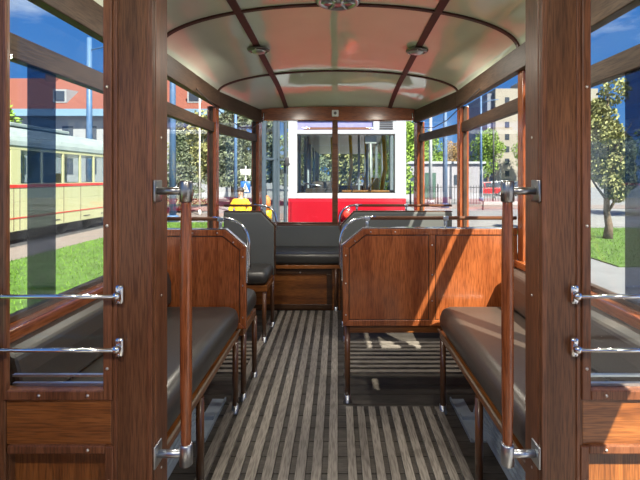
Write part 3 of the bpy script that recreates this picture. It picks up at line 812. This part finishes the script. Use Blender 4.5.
# trees
def tree(label,x,y,h,r,mat,kind,trunk_h,n,leaf=.16,seed=0):
    rnd=random.Random(seed); t=thing('tree',label,'tree',(x,y,G))
    m=MB(); m.tube([(x,y,G-.02),(x+.05,y,G+trunk_h*.5),(x,y+.05,G+trunk_h),(x,y,G+h*.9)],[.03*h,.022*h,.018*h,.03],10)
    if kind=='round':
        for k in range(7):
            a=k*2.4; z=G+trunk_h+(h-trunk_h)*.1*k*.8
            m.tube([(x,y,z),(x+r*.35*math.cos(a),y+r*.35*math.sin(a),z+.5),(x+r*.7*math.cos(a),y+r*.7*math.sin(a),z+1.1)],[.05,.035,.015],6)
    m.build('trunk','bark',t)
    m=MB(); blobs=[]
    if kind=='round':
        for k in range(28):
            a=rnd.uniform(0,2*PI); rr=r*rnd.uniform(.2,.72); zz=G+trunk_h+(h-trunk_h)*rnd.uniform(.15,.9)
            f=1-abs((zz-G-trunk_h)/(h-trunk_h)-.45)*.9
            blobs.append((x+rr*f*math.cos(a),y+rr*f*math.sin(a),zz,r*rnd.uniform(.3,.5)))
    for i in range(n):
        if kind=='round':
            bx_,by_,bz_,br=blobs[rnd.randrange(len(blobs))]
            d=Vector((rnd.gauss(0,1),rnd.gauss(0,1),rnd.gauss(0,1))).normalized()*br*rnd.uniform(.5,1.05)**.6
            p=Vector((bx_,by_,bz_))+d
        else:
            f=rnd.random()**1.35; zz=G+trunk_h+(h-trunk_h)*f
            lay=abs(math.sin(f*26))*.5+.5
            a=rnd.uniform(0,2*PI); rr=r*(1-f)*lay*math.sqrt(rnd.uniform(.15,1))
            p=Vector((x+rr*math.cos(a),y+rr*math.sin(a),zz-rr*.25))
        a=Vector((rnd.gauss(0,1),rnd.gauss(0,1),rnd.gauss(0,1))).normalized(); b=a.orthogonal().normalized()
        c=a.cross(b); s=leaf*rnd.uniform(.6,1.3)
        m._add([p-b*s*.5,p-c*s*.3+b*s*.1,p+b*s*.6,p+c*s*.3+b*s*.1],[(0,1,2,3)])
    m.build('foliage',mat,t)
tree('short pale spruce left of the slim white pole',-9.2,25.0,5.6,1.7,'leaf_spruce','cone',.7,9000,.15,1)
tree('dark spruce just right of the slim white pole',-7.3,30.2,12.5,2.3,'leaf_spruce','cone',1.7,15000,.2,2)
tree('spruce behind the pedestrian crossing sign',-6.3,36.0,13.5,2.4,'leaf_spruce','cone',1.9,15000,.22,3)
tree('spruce close to the folding door of red tram',-2.5,31,12.5,2.3,'leaf_spruce','cone',1.7,15000,.2,4)
tree('round olive tree between the spruces and the red-roofed building',-11.0,34,7,2.4,'leaf_olive','round',1.8,5000,.28,5)
tree('yellow-green tree peeping over the left end of cream tram',-16,19.5,5.6,1.6,'leaf_green','round',1.5,4000,.2,6)
tree('bright green round tree behind the white shed, left of the grey pole',8.5,50,8.4,3.0,'leaf_green','round',2,6000,.32,7)
tree('bright green tree behind the white shed, right end',14.0,66,8.4,3.1,'leaf_green','round',2,6000,.32,8)
tree('rusty brown tree between shed and parked cars',20.5,77,8.5,3.0,'leaf_autumn','round',1.6,4500,.32,9)
tree('leafy green tree at the foot of the apartment block',27.5,79,11,3.6,'leaf_green','round',1.8,6500,.34,10)
tree('large green tree before the apartment block, behind the right jamb',36,80,11.5,3.6,'leaf_green','round',1.8,6500,.34,11)
tree('silvery olive tree on the lawn seen through right bulkhead glass',8.9,14.2,5.4,.95,'leaf_olive','round',.9,15000,.12,12)
tree('green tree far right beyond the lawn tree',17.5,22,5.6,2.4,'leaf_green','round',1.6,6000,.2,13)
tree('spruce just visible right of red tram',4.5,34.5,11,2.3,'leaf_green','cone',1.0,5000,.26,14)

tree('olive tree seen through the windscreen of red tram',.4,44,9.5,3.2,'leaf_olive','round',.5,9000,.34,15)
tree('rusty tree seen through right half of red tram windscreen',6.0,64,11,4.0,'leaf_autumn','round',.5,9000,.4,16)
tree('green tree far behind red tram, left of the rusty one',-4.5,62,12,4.0,'leaf_green','round',.5,9000,.4,17)
# person in a yellow jacket
def skin(name,pts,edges,rad,mat,parent,root=0,sub=2):
    off=OFF[parent.as_pointer()]
    me=bpy.data.meshes.new(name); me.from_pydata([Vector(p)-off for p in pts],edges,[]); me.materials.append(MATS[mat])
    o=bpy.data.objects.new(name,me); COL.objects.link(o); o.parent=parent
    md=o.modifiers.new('skin','SKIN'); sv=me.skin_vertices
    if not sv:
        b=bmesh.new(); b.from_mesh(me); b.verts.layers.skin.verify(); b.to_mesh(me); b.free()
    for i,r in enumerate(rad):
        d=me.skin_vertices[0].data[i]; d.radius=(r,r) if not isinstance(r,tuple) else r; d.use_root=(i==root)
    md.use_smooth_shade=True
    s=o.modifiers.new('sub','SUBSURF'); s.levels=sub; s.render_levels=sub
    OFF[o.as_pointer()]=off
    return o
qx,qy=-2.72,12.0
t=thing('person','person in a bright yellow jacket standing by the crossing sign','person',(qx,qy,G))
q=lambda x,y,z:(qx+x,qy+y,G+z)
P=[q(0,0,.92),q(0,0,1.10),q(0,0,1.32),q(0,0,1.45),q(0,-.01,1.53),q(0,-.02,1.62),q(0,-.02,1.70),
   q(-.17,0,1.38),q(-.28,-.05,1.15),q(-.16,-.26,1.06),q(.17,0,1.38),q(.28,-.05,1.15),q(.16,-.26,1.06),
   q(-.09,0,.86),q(-.10,-.02,.48),q(-.10,.02,.08),q(-.10,-.13,.04),q(.09,0,.86),q(.10,.0,.48),q(.10,.06,.08),q(.10,-.09,.04)]
E=[(0,1),(1,2),(2,3),(3,4),(4,5),(5,6),(2,7),(7,8),(8,9),(2,10),(10,11),(11,12),(0,13),(13,14),(14,15),(15,16),(0,17),(17,18),(18,19),(19,20)]
R=[.13,.125,.14,.07,.055,.088,.075,.06,.045,.033,.06,.045,.033,.08,.058,.04,.04,.08,.058,.04,.04]
body=skin('body',P,E,R,'skin',t)
skin('jacket',[P[i] for i in (0,1,2,3,7,8,9,10,11,12)],[(0,1),(1,2),(2,3),(2,4),(4,5),(5,6),(2,7),(7,8),(8,9)],[.17,.165,.175,.09,.085,.07,.055,.085,.07,.055],'jacket_yellow',t)
skin('trousers',[P[i] for i in (0,13,14,15,17,18,19)],[(0,1),(1,2),(2,3),(0,4),(4,5),(5,6)],[.14,.095,.075,.06,.095,.075,.06],'trousers',t)
m=MB(); m.ball(q(0,.01,1.68),.105,(1,1.05,.95)); m.ball(q(0,.06,1.58),.085,(1,.7,1.2)); m.build('hair','hair_dark',t)
m=MB()
for s in (-1,1):
    m.ball(q(s*.033,-.108,1.635),.011,u=8,v=6)
m.build('eyes','hair_dark',t)
m=MB(); m.ball(q(0,-.115,1.605),.014,(1,1.2,1.4),8,6); m.build('nose','skin',t)
m=MB(); m.ball(q(0,-.102,1.57),.02,(1.3,.5,.4),8,6); m.build('mouth','stripe_red',t)
for s in (-1,1):
    m=MB(); m.ball(q(s*.16,-.295,1.05),.036,(.9,1.1,.5),10,8)
    for k in range(4):
        a=(k-1.5)*.019; L=(.055,.065,.062,.048)[k]
        m.tube([q(s*.16+a,-.32,1.055),q(s*.16+a*1.1,-.32-L*.6,1.05),q(s*.16+a*1.1,-.32-L,1.03)],[.0095,.009,.007],6)
    m.tube([q(s*.16-s*.025,-.285,1.05),q(s*.16-s*.05,-.315,1.045),q(s*.16-s*.052,-.345,1.035)],[.011,.010,.007],6)
    m.build('hand','skin',t)

# ------------------------------------------------------------------ light, sky, camera
w=bpy.data.worlds.new('World'); S.world=w; w.use_nodes=True
N=w.node_tree.nodes; L=w.node_tree.links; bg=N['Background']
tc=N.new('ShaderNodeTexCoord'); sp=N.new('ShaderNodeSeparateXYZ'); L.new(tc.outputs['Generated'],sp.inputs[0])
rp=N.new('ShaderNodeValToRGB'); e=rp.color_ramp.elements
e[0].position=0; e[0].color=(.13,.30,.58,1); e[1].position=.9; e[1].color=(.035,.13,.42,1)
k=e.new(.18); k.color=(.055,.19,.50,1); k=e.new(.4); k.color=(.035,.14,.43,1)
L.new(sp.outputs['Z'],rp.inputs['Fac'])
mp=N.new('ShaderNodeMapping'); mp.inputs['Scale'].default_value=(2.2,2.2,6); mp.inputs['Location'].default_value=(.3,.1,.4)
L.new(tc.outputs['Generated'],mp.inputs['Vector'])
no=N.new('ShaderNodeTexNoise'); no.inputs['Scale'].default_value=1.6; no.inputs['Detail'].default_value=8; no.inputs['Roughness'].default_value=.6
L.new(mp.outputs[0],no.inputs['Vector'])
cr=N.new('ShaderNodeValToRGB'); cr.color_ramp.elements[0].position=.54; cr.color_ramp.elements[1].position=.82
cr.color_ramp.elements[0].color=(0,0,0,1); cr.color_ramp.elements[1].color=(.8,.8,.8,1)
L.new(no.outputs['Fac'],cr.inputs['Fac'])
mx=N.new('ShaderNodeMix'); mx.data_type='RGBA'; L.new(cr.outputs['Color'],mx.inputs[0]); L.new(rp.outputs['Color'],mx.inputs[6]); mx.inputs[7].default_value=(.75,.8,.88,1)
L.new(mx.outputs[2],bg.inputs['Color']); bg.inputs['Strength'].default_value=1.3

sd=bpy.data.lights.new('sun','SUN'); sd.energy=17; sd.angle=.008; sd.color=(1,.91,.76)
so=bpy.data.objects.new('sun',sd); COL.objects.link(so)
d=Vector((-1,1.65,-2.25)).normalized(); so.rotation_euler=d.to_track_quat('-Z','Y').to_euler(); so.location=(10,-8,20)
def fill_light(x,y,z,p,size=.15,col=(1,.92,.79)):  # added fill discs below the ceiling; the car's own lamps are unlit
    l=bpy.data.lights.new('fill_disk','AREA'); l.shape='DISK'; l.size=size; l.energy=p; l.color=col
    o=bpy.data.objects.new('fill_disk',l); COL.objects.link(o); o.location=(x,y,z)
for x in (-.56,.56):
    for y,p in ((3.04,13),(1.75,9)):
        fill_light(x,y,zc(x,y)-.055,p)
    fill_light(x,-.1,zc(x,-.1)-.055,16)

cd=bpy.data.cameras.new('camera'); co=bpy.data.objects.new('camera',cd); COL.objects.link(co)
co.location=(0,0,1.31); co.rotation_euler=(PI/2,0,0)
cd.sensor_width=36; cd.lens=36*430/640; cd.shift_x=-18/640; cd.shift_y=-63/640
cd.clip_start=.02; cd.clip_end=500
S.camera=co
vs_=S.view_settings; vs_.view_transform='Standard'; vs_.look='None'; vs_.gamma=1; vs_.exposure=.2
